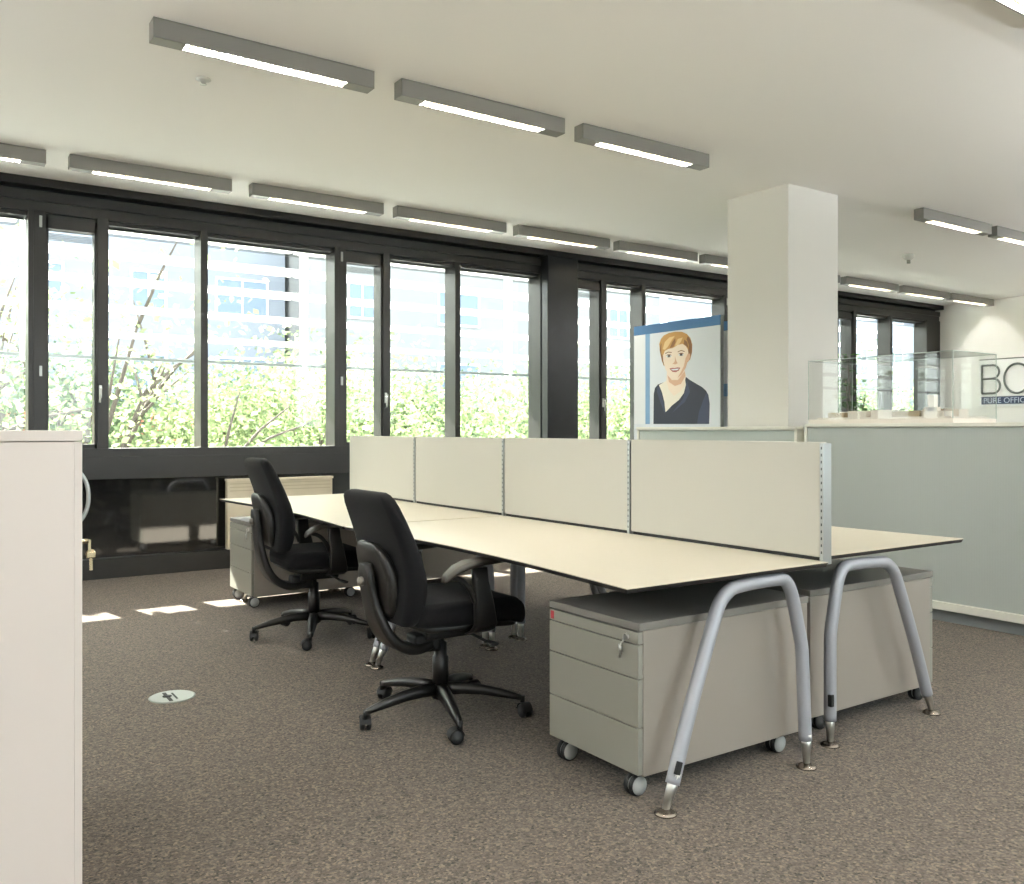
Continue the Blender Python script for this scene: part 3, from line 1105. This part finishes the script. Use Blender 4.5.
# ---------------------------------------------------------------- portrait banners behind
def build_banner(label, loc, wid, portrait=True):
    t = thing('banner', label, 'banner', loc, group='blue topped standing banners behind the cupboards')
    # panel faces -X; local y from 0 (right in picture) to wid (left in picture)
    MB().box(.003, .045, 0, wid, .02, 2.235, bev=.002).build('panel', mat('banner_edge', '#86888c', .5), t)
    MB().box(-.05, .10, .05, .13, 0, .02).box(-.05, .10, wid - .13, wid - .05, 0, .02).build('foot', M_alu, t)
    MB().box(.0, .003, 0, wid, .03, 2.145).build('print_sheet', M_paper, t)
    MB().box(-.001, .0035, 0, wid, 2.145, 2.235).build('blue_header', M_blue, t)
    if portrait:
        sx = -.0005

        def P(mb, pts, lay, mi):
            # pts in photo pixels (x 634..720) mapped on the sheet: y_local, z
            vs = []
            for (px, py) in pts:
                k = (px - 512) / 890
                s_, c_ = math.sin(YAW), math.cos(YAW)
                d = loc[0] / (s_ + c_ * k)
                yy = d * (c_ - s_ * k) - loc[1]
                zz = 1.2 - (py - 430) * d / 890
                vs.append(mb.bm.verts.new((sx - lay * .0002, yy, zz)))
            f = mb.bm.faces.new(vs)
            f.material_index = mi
            f.normal_update()
        mb = MB()
        P(mb, [(634.5, 335.5), (645, 334), (645, 424), (634.5, 424)], 1, 0)            # white margin
        P(mb, [(645.5, 333.5), (650, 333), (650, 424), (645.5, 424)], 2, 1)          # pale blue stripe
        # jacket
        P(mb, [(653.5, 424), (653.8, 394), (655, 388), (658, 384.5), (663, 382.5), (669, 381), (686, 377), (690, 380), (696, 383.5), (702, 387), (706, 390.5), (708.5, 395), (709.8, 404), (709.2, 424)], 2, 2)
        P(mb, [(697, 424), (699, 412), (703, 401), (706.5, 392), (708.5, 395), (709.8, 404), (709.2, 424)], 3, 7)
        P(mb, [(687, 380), (690, 392), (685, 402), (672, 413), (683, 399), (686, 388)], 3, 7)
        P(mb, [(658, 385), (661, 392), (664, 404), (665, 414), (661, 404), (657, 392)], 3, 7)
        # blouse and chest
        P(mb, [(659, 385), (667, 380.5), (685, 378), (686, 385), (684, 393), (679, 400), (672, 405.5), (667, 411), (665.5, 412), (664.5, 402), (662, 392)], 4, 4)
        P(mb, [(667, 370), (684, 367), (686, 376), (684.5, 386), (680, 392), (674, 396), (669, 390), (666.5, 381)], 5, 3)
        P(mb, [(667.5, 375), (672, 380), (678, 380), (684.8, 371), (685.5, 376), (681, 384), (675, 386), (669, 382)], 6, 10)
        # hair behind
        P(mb, [(660, 351), (659.4, 344), (661, 339), (664, 335.5), (669, 333), (675, 331.8), (682, 331.8), (687, 334), (690.5, 338), (692.3, 344), (692.2, 352), (690.5, 359), (688, 362), (664, 366), (662, 361)], 7, 5)
        P(mb, [(688, 336), (691, 340), (692.3, 346), (692, 353), (690, 359.5), (688, 362), (687.5, 350), (686, 341)], 8, 6)
        P(mb, [(659.8, 350), (661, 343), (663.5, 347), (663.2, 357), (664.5, 366), (662, 361)], 8, 6)
        # face
        P(mb, [(662.8, 352), (664, 345), (668, 341), (675, 339.5), (683, 341), (687.5, 346), (688.6, 353), (688, 361), (685.8, 368), (682, 374.5), (677.5, 378.3), (673, 378.8), (669, 375.5), (665.5, 369), (663.4, 361)], 9, 3)
        P(mb, [(688.6, 353), (688, 361), (685.8, 368), (682, 374.5), (677.5, 378.3), (680.5, 373), (684, 366), (685.8, 358)], 10, 10)
        P(mb, [(687.6, 354), (690.2, 353.4), (690.4, 357), (689, 361), (687.4, 361.6)], 11, 10)      # ear
        # fringe, swept
        P(mb, [(661.6, 354), (661.6, 345), (664, 339.5), (669, 336), (676, 335), (682, 336), (687, 339.5), (689, 345), (688.4, 350), (686, 346), (682.5, 343.8), (678, 345), (673, 348), (668.5, 349), (665, 351), (663, 356)], 11, 5)
        P(mb, [(663, 349), (665, 342), (669.5, 337.5), (675, 336), (671.5, 341), (668, 347), (665, 350)], 12, 8)
        P(mb, [(675, 346), (678, 339), (683, 337.5), (681, 342), (678.5, 345)], 12, 8)
        P(mb, [(670, 348.3), (672.5, 342), (675.5, 338), (675.8, 342), (674, 346.5)], 13, 6)
        P(mb, [(684, 344), (684.5, 339.5), (687.5, 342), (688.6, 348)], 13, 6)
        # brows, eyes, nose, mouth
        P(mb, [(665.5, 353.2), (668.5, 351.6), (672, 352.2), (671.8, 353), (668.6, 352.5), (665.7, 354)], 12, 6)
        P(mb, [(677.8, 351.6), (681.5, 350), (685, 351.2), (684.8, 351.9), (681.5, 350.9), (678, 352.3)], 12, 6)
        P(mb, [(666, 356.4), (668, 354.8), (670.6, 354.9), (672, 356.4), (670, 357.4), (667.5, 357.4)], 12, 0)
        P(mb, [(678.2, 355), (680, 353.5), (682.6, 353.4), (684.2, 354.8), (682.4, 355.8), (680, 356)], 12, 0)
        P(mb, [(667.8, 354.8), (670.6, 354.8), (670.6, 357.3), (667.8, 357.4)], 13, 9)
        P(mb, [(680, 353.4), (682.8, 353.4), (682.7, 355.8), (680, 355.9)], 13, 9)
        P(mb, [(665.8, 356), (668, 354.3), (670.8, 354.3), (672.2, 355.8), (670.5, 355), (668, 355)], 14, 6)
        P(mb, [(678, 354.5), (680, 352.9), (682.8, 352.8), (684.5, 354.2), (682.6, 353.6), (680, 353.7)], 14, 6)
        P(mb, [(675.2, 356), (676.6, 361), (678, 363.2), (675.5, 364.5), (672.4, 363.8), (673.8, 363), (675, 361)], 12, 10)
        P(mb, [(669.6, 368.6), (672.5, 367.8), (675, 368), (677.5, 367.4), (680.6, 367.6), (679, 370.6), (676, 372.2), (672.6, 371.8)], 12, 11)
        P(mb, [(671, 369.2), (675, 368.9), (679.4, 368.5), (677.5, 370.2), (673, 370.5)], 13, 0)
        mb.build('portrait', [M_paper2, M_lblue, M_navy, M_skin, M_shirt, M_hair, M_hair2, M_navy2, M_hair3, M_eye, M_skin2, M_lip], t)
    else:
        MB().box(-.001, .0025, wid - .5, wid, 1.52, 1.64).build('blue_patch', M_lblue, t)
    return t


build_banner('portrait banner of a blond person in a navy jacket, blue header', (6.04, 5.56, 0), 1.147)
build_banner('second blue topped banner, only a sliver showing beside the pillar', (6.44, 4.95, 0), 1.15, False)


# ---------------------------------------------------------------- potted plants behind the cupboards
def potted(label, loc, h, n, seed):
    random.seed(seed)
    t = thing('potted_plant', label, 'potted plant', loc, group='potted plants behind the low cupboards')
    MB().lathe([(.0, 0), (.13, 0), (.16, .02), (.19, .36), (.18, .37), (.165, .35), (.0, .34)], n=28).build('pot', M_pot, t)
    MB().lathe([(.0, .342), (.165, .346), (.0, .350)], n=20).build('soil', M_soil, t)
    st = MB()
    lf = MB()
    for i in range(n):
        a = random.uniform(0, 2 * PI)
        tip = Vector((math.cos(a) * random.uniform(.03, .16), math.sin(a) * random.uniform(.03, .16), h * random.uniform(.65, 1)))
        pts = [Vector((0, 0, .34)), Vector((tip.x * .2, tip.y * .2, .34 + (tip.z - .34) * .5)), tip]
        P_ = smooth_path(pts, 2)
        st.tube(P_, .006, 6)
        for p in P_[3:]:
            for q in range(3):
                b = random.uniform(0, 2 * PI)
                L = random.uniform(.07, .14)
                d = Vector((math.cos(b), math.sin(b), random.uniform(-.2, .6))).normalized()
                s_ = d.cross(Vector((0, 0, 1))).normalized() * L * .22
                q0 = p + d * .01
                vs = [lf.bm.verts.new(v) for v in (q0, q0 + d * L * .5 + s_, q0 + d * L - Vector((0, 0, L * .25)), q0 + d * L * .5 - s_)]
                lf.bm.faces.new(vs)
    st.build('stems', M_tree, t)
    lf.build('leaves', M_leafP, t)
    return t


potted('taller potted plant showing above the glass case base, right beside the pillar', (8.1, 5.65, 0), 2.0, 7, 3)
potted('small bushy potted plant beside the pillar, behind the model', (7.15, 5.0, 0), 1.6, 8, 8)
potted('small potted plant behind the middle of the model', (7.75, 5.05, 0), 1.45, 7, 12)

# ---------------------------------------------------------------- sign on the end wall
XS = XE - .002
t = thing('wall_sign', 'sign on the white end wall with thin grey letters BC over a blue strip', 'sign', (XS, 7.17, 1.55))
# local y is negative to the right in the picture
MB().box(-.012, 0, -1.9, .0, .0, .70, bev=.002).build('plate', M_sign, t)
MB().box(-.016, -.0, -1.9, .0, .70, .716).build('top_edge', M_letter, t)


def letter(pts, name):
    MB().tube([(-.020, p[0], p[1]) for p in pts], .016, 8, flat=(1, 1)).build(name, M_letter, t)


zb, zt = .20, .62
B = [(-.04, zb), (-.04, zt)]
letter(B, 'letter')
arc = [(-.04, zt), (-.20, zt)] + [(-.20 - .095 * math.sin(R(a)), zt - .10 + .10 * math.cos(R(a))) for a in range(15, 181, 15)] + [(-.04, zt - .20)]
letter(arc, 'letter')
arc = [(-.04, zt - .20), (-.21, zt - .20)] + [(-.21 - .10 * math.sin(R(a)), zt - .31 + .11 * math.cos(R(a))) for a in range(15, 181, 15)] + [(-.04, zb)]
letter(arc, 'letter')
cc = []
for a in range(50, 311, 10):      # opening to the right (negative y)
    cc.append((-.555 - .185 * math.cos(R(a)), .41 + .215 * math.sin(R(a))))
letter(cc, 'letter')
MB().box(-.016, -.011, -1.85, -.03, .035, .15).build('blue_strip', M_signblue, t)
fc = bpy.data.curves.new('strip_text', 'FONT')
fc.body = 'PURE OFFICE'
fc.size = .115
fc.extrude = .001
tmp = bpy.data.objects.new('tmp_text', fc)
COL.objects.link(tmp)
bpy.context.view_layer.update()
me = bpy.data.meshes.new_from_object(tmp)
bpy.data.objects.remove(tmp)
me.materials.clear()
me.materials.append(M_signtext)
fo = bpy.data.objects.new('strip_text', me)
COL.objects.link(fo)
fo.parent = t
fo.location = (-.018, -.06, .052)
fo.rotation_euler = (PI / 2, 0, -PI / 2)

# ---------------------------------------------------------------- cream board at the window wall, floor box
t = thing('radiator_cover', 'cream wooden cover board on the window wall behind the farther chair', 'radiator cover', (2.28, 7.70, .17))
MB().box(0, .96, .012, .075, 0, .585, bev=.002).build('panel', M_cream, t)
MB().box(-.004, .965, .0, .078, .587, .607, bev=.002).build('top_rail', mat('cream_light', '#e2d9c4', .5), t)
g = MB()
for z in (.50, .53, .56):
    g.box(.02, .94, .008, .0125, z, z + .008)
g.build('slots', mat('cream_slot', '#c3b89e', .6), t)

t = thing('floor_box', 'round metal floor outlet set in the carpet', 'floor outlet', (.985, 4.165, 0))
MB().lathe([(.0, .0), (.098, 0), (.100, .002), (.094, .005), (.088, .004), (0, .004)], n=40).build('cover', mat('floor_metal', '#8d918b', .4, .4), t)
mb = MB().box(-.028, -.012, -.07, .07, .004, .0055).box(.006, .014, -.05, .05, .004, .0055)
mb.lathe([(.0, .004), (.02, .004), (.02, .0065), (0, .0065)], (-.02, .01, 0), 16)
mb.build('slots', M_gap, t)

# ---------------------------------------------------------------- outside: louvres, trees, street, buildings
def make_shade(L=2.46):
    t = thing('sun_louvre', '', 'sun louvre', group='white sun louvre bays outside the windows')
    for k, z in enumerate((1.83, 2.06, 2.30, 2.55, 2.79, 3.03, 3.27, 3.51)):
        if k == 0:
            MB().box(0, L, -.02, .02, z, z + .028, bev=.003).build('bottom_rail', mat('louvre_rail', '#c9cfcc', .5), t)
        else:
            MB().box(0, L, 0, .36, z, z + .022, bev=.004).build('blade', M_louv, t)
    MB().box(-.03, .03, .02, .10, 1.80, 4.2).build('post', M_louv, t)
    return t


sh0 = make_shade()
sh_lab = {-2: 'beyond the left edge', -1: 'cut by the left edge of the photo', 0: 'outside the left pair of wide panes', 1: 'outside the middle windows left of the dark column',
          2: 'outside the windows behind the portrait banner', 3: 'behind the white pillar', 4: 'at the right end by the end wall'}
for k in range(-2, 5):
    o = sh0 if k == -2 else dup(sh0)
    o.location = (.83 + 2.5 * k, 8.6, 0)
    o['label'] = 'white horizontal sun louvres ' + sh_lab[k]

ZG = -4.5
g = MB().box(-80, 120, 9.5, 120, ZG - .3, ZG).build('ground_outside', M_street)
struct(g, 'pale street level far below the windows')


def make_tree(label, seed, leafm, h=5.2, rad=2.6, nleaf=5200, sparse=False, ls=.16):
    random.seed(seed)
    t = thing('street_tree', label, 'tree', group='trees outside the windows')
    tr = MB()
    tp = smooth_path([(0, 0, 0), (.05, .05, h * .25), (-.05, 0, h * .5)], 2)
    tr.tube(tp, [.17 - .07 * j / (len(tp) - 1) for j in range(len(tp))], 10)
    tips = []
    for i in range(9 if not sparse else 20):
        a = 2 * PI * i / (9 if not sparse else 20) * (1 if not sparse else 3) + random.uniform(-.3, .3)
        el = random.uniform(.25, 1.25)
        L = rad * random.uniform(.75, 1.1)
        p0 = Vector((-.05, 0, h * random.uniform(.36, .5)))
        d = Vector((math.cos(a) * math.cos(el), math.sin(a) * math.cos(el), math.sin(el)))
        p1 = p0 + d * L * .5 + Vector((0, 0, .1))
        p2 = p0 + d * L * 1.05 + Vector((0, 0, .35))
        P_ = smooth_path([p0, p1, p2], 2)
        n = len(P_)
        tr.tube(P_, [.07 * (1 - .85 * j / (n - 1)) for j in range(n)], 6)
        tips += [P_[-1], P_[n // 2], P_[3 * n // 4]]
        for q in range(3):
            pa = P_[random.randint(n // 3, n - 2)]
            dd = (d + Vector((random.uniform(-.8, .8), random.uniform(-.8, .8), random.uniform(-.2, .7)))).normalized()
            pb = pa + dd * L * .45
            tr.tube([pa, (pa + pb) / 2 + Vector((0, 0, .06)), pb], [.025, .017, .008], 5)
            tips.append(pb)
    tr.build('trunk', M_tree, t)
    lf = MB()
    bm = lf.bm
    for i in range(nleaf):
        c = random.choice(tips)
        s = rad * (.26 if not sparse else .22)
        gg = lambda q: max(-1.7, min(1.7, random.gauss(0, 1))) * q
        p = c + Vector((gg(s), gg(s), gg(s * .8)))
        d = Vector((random.uniform(-1, 1), random.uniform(-1, 1), random.uniform(-.8, .5))).normalized()
        u = d.cross(Vector((random.uniform(-1, 1), random.uniform(-1, 1), random.uniform(-1, 1)))).normalized()
        L = ls * random.uniform(.6, 1.2)
        bm.faces.new([bm.verts.new(v) for v in (p, p + d * L * .5 + u * L * .32, p + d * L, p + d * L * .5 - u * L * .32)])
    lf.build('crown', leafm, t)
    return t


trees = [
    # x, y, scale, proto
    (-1.6, 14.5, 1.28, 2), (2.0, 15.6, 1.25, 2), (5.6, 15.2, 1.05, 0), (9.2, 15.5, 1.0, 1), (8.2, 19.5, 1.15, 0),
    (13.0, 16.5, 1.08, 0), (17.0, 16.5, 1.1, 1), (21.5, 18.0, 1.15, 2), (27.0, 18.5, 1.1, 0), (-4.5, 16.0, 1.0, 0), (3.6, 20.5, 1.1, 1), (33.0, 20.0, 1.1, 1)]
protos = [make_tree('', 1, M_leafA, 5.6, 2.7, 26000, ls=.115), make_tree('', 2, M_leafB, 5.9, 2.8, 26000, ls=.115), make_tree('', 7, M_leafA, 6.6, 3.0, 4200, True, ls=.11)]
tl = ['bare branched tree with thin leaves at the far left window', 'thinly leaved tree with dark bare branches outside the left windows',
      'bright green leafy tree outside the widest left pane', 'mid green leafy tree outside the middle windows left of the dark column',
      'light green tree standing behind the others outside the middle windows', 'bright green tree outside the windows right of the dark column',
      'mid green tree behind the portrait banner windows', 'thin tree outside the windows hidden by the pillar', 'green tree low in the rightmost windows',
      'leafy tree beyond the left edge of the photo', 'darker green tree set back behind the thinly leaved one', 'green tree beyond the end wall']
used = set()
for i, (x, y, sc, k) in enumerate(trees):
    o = protos[k] if k not in used else dup(protos[k])
    used.add(k)
    o.location = (x, y, ZG)
    o.scale = (sc,) * 3
    o.rotation_euler = (0, 0, i * 1.3)
    o['label'] = tl[i]


def building(label, x0, x1, y0, y1, z1, m, wx, wz, win=(1.1, 1.3), seed=0, group=None):
    t = thing('apartment_building', label, 'building', (x0, y0, ZG), group='buildings across the street')
    W, D, H = x1 - x0, y1 - y0, z1 - ZG
    MB().box(0, W, 0, D, 0, H).build('wall', m, t)
    nx = int(W / wx)
    nz = int(H / wz)
    random.seed(seed)
    for i in range(nx):
        for j in range(nz):
            xx = (i + .5) * W / nx
            zz = 1.1 + j * wz
            if zz + win[1] > H:
                continue
            ww = win[0] * (1.7 if (i + seed) % 3 == 0 else 1)
            f = MB()
            f.box(xx - ww / 2 - .08, xx + ww / 2 + .08, -.06, .02, zz - .08, zz)
            f.box(xx - ww / 2 - .08, xx + ww / 2 + .08, -.04, .02, zz + win[1], zz + win[1] + .08)
            f.box(xx - ww / 2 - .08, xx - ww / 2, -.04, .02, zz, zz + win[1])
            f.box(xx + ww / 2, xx + ww / 2 + .08, -.04, .02, zz, zz + win[1])
            f.box(xx - .03, xx + .03, -.03, .02, zz, zz + win[1])
            fr = f.build('window', mat('facade_frame', '#e4e6e8', .6), t)
            MB().box(xx - ww / 2, xx + ww / 2, -.01, .01, zz, zz + win[1]).build('pane', M_fwin, fr)
    MB().box(-.2, W + .2, -.3, D + .2, H, H + .25).build('roof', M_fac2, t)
    return t


building('tall pale grey apartment block seen through the left windows', -8, 12.3, 34, 44, 13, M_fac, 3.2, 3.0, seed=1)
building('white apartment block seen through the middle windows', 12.5, 30, 32, 44, 12, M_fac2, 3.6, 3.0, seed=2)
building('pale block seen through the rightmost windows', 32, 62, 36, 48, 11, M_fac, 3.6, 3.0, seed=3)
# low house with red roof
t = thing('low_house', 'low house with a terracotta roof beyond the trees, left windows', 'building', (-3.2, 24, ZG))
MB().box(0, 10, 0, 5, 0, 4.6).build('wall', M_fac2, t)
mb = MB().prism([(-.3, -.4, 4.6), (-.3, 5.4, 4.6), (-.3, 2.5, 6.2)], (1, 0, 0), 10.6)
mb.build('roof', M_roofred, t)
for i in range(4):
    fr = MB().box(.8 + i * 2.4, 1.9 + i * 2.4, -.05, .02, 2.6, 3.9).build('window', mat('facade_frame', '#e4e6e8', .6), t)
    MB().box(.88 + i * 2.4, 1.82 + i * 2.4, -.06, .0, 2.68, 3.82).build('pane', M_fwin, fr)

# ---------------------------------------------------------------- sampling portals in the window openings
for (a, b, yy, rr) in ((XL, 5.64, 8.06, -1), (6.08, XE, 8.06, -1), (.8, 3.4, YB - .21, 1), (7.2, 9.8, YB - .21, 1)):
    pl = bpy.data.lights.new('window_portal', 'AREA')
    pl.shape = 'RECTANGLE'
    pl.size = b - a
    pl.size_y = 1.85 if rr < 0 else 2.05
    pl.cycles.is_portal = True
    po = bpy.data.objects.new('window_portal', pl)
    COL.objects.link(po)
    po.location = ((a + b) / 2, yy, 1.975 if rr < 0 else 1.925)
    po.rotation_euler = (rr * PI / 2, 0, 0)
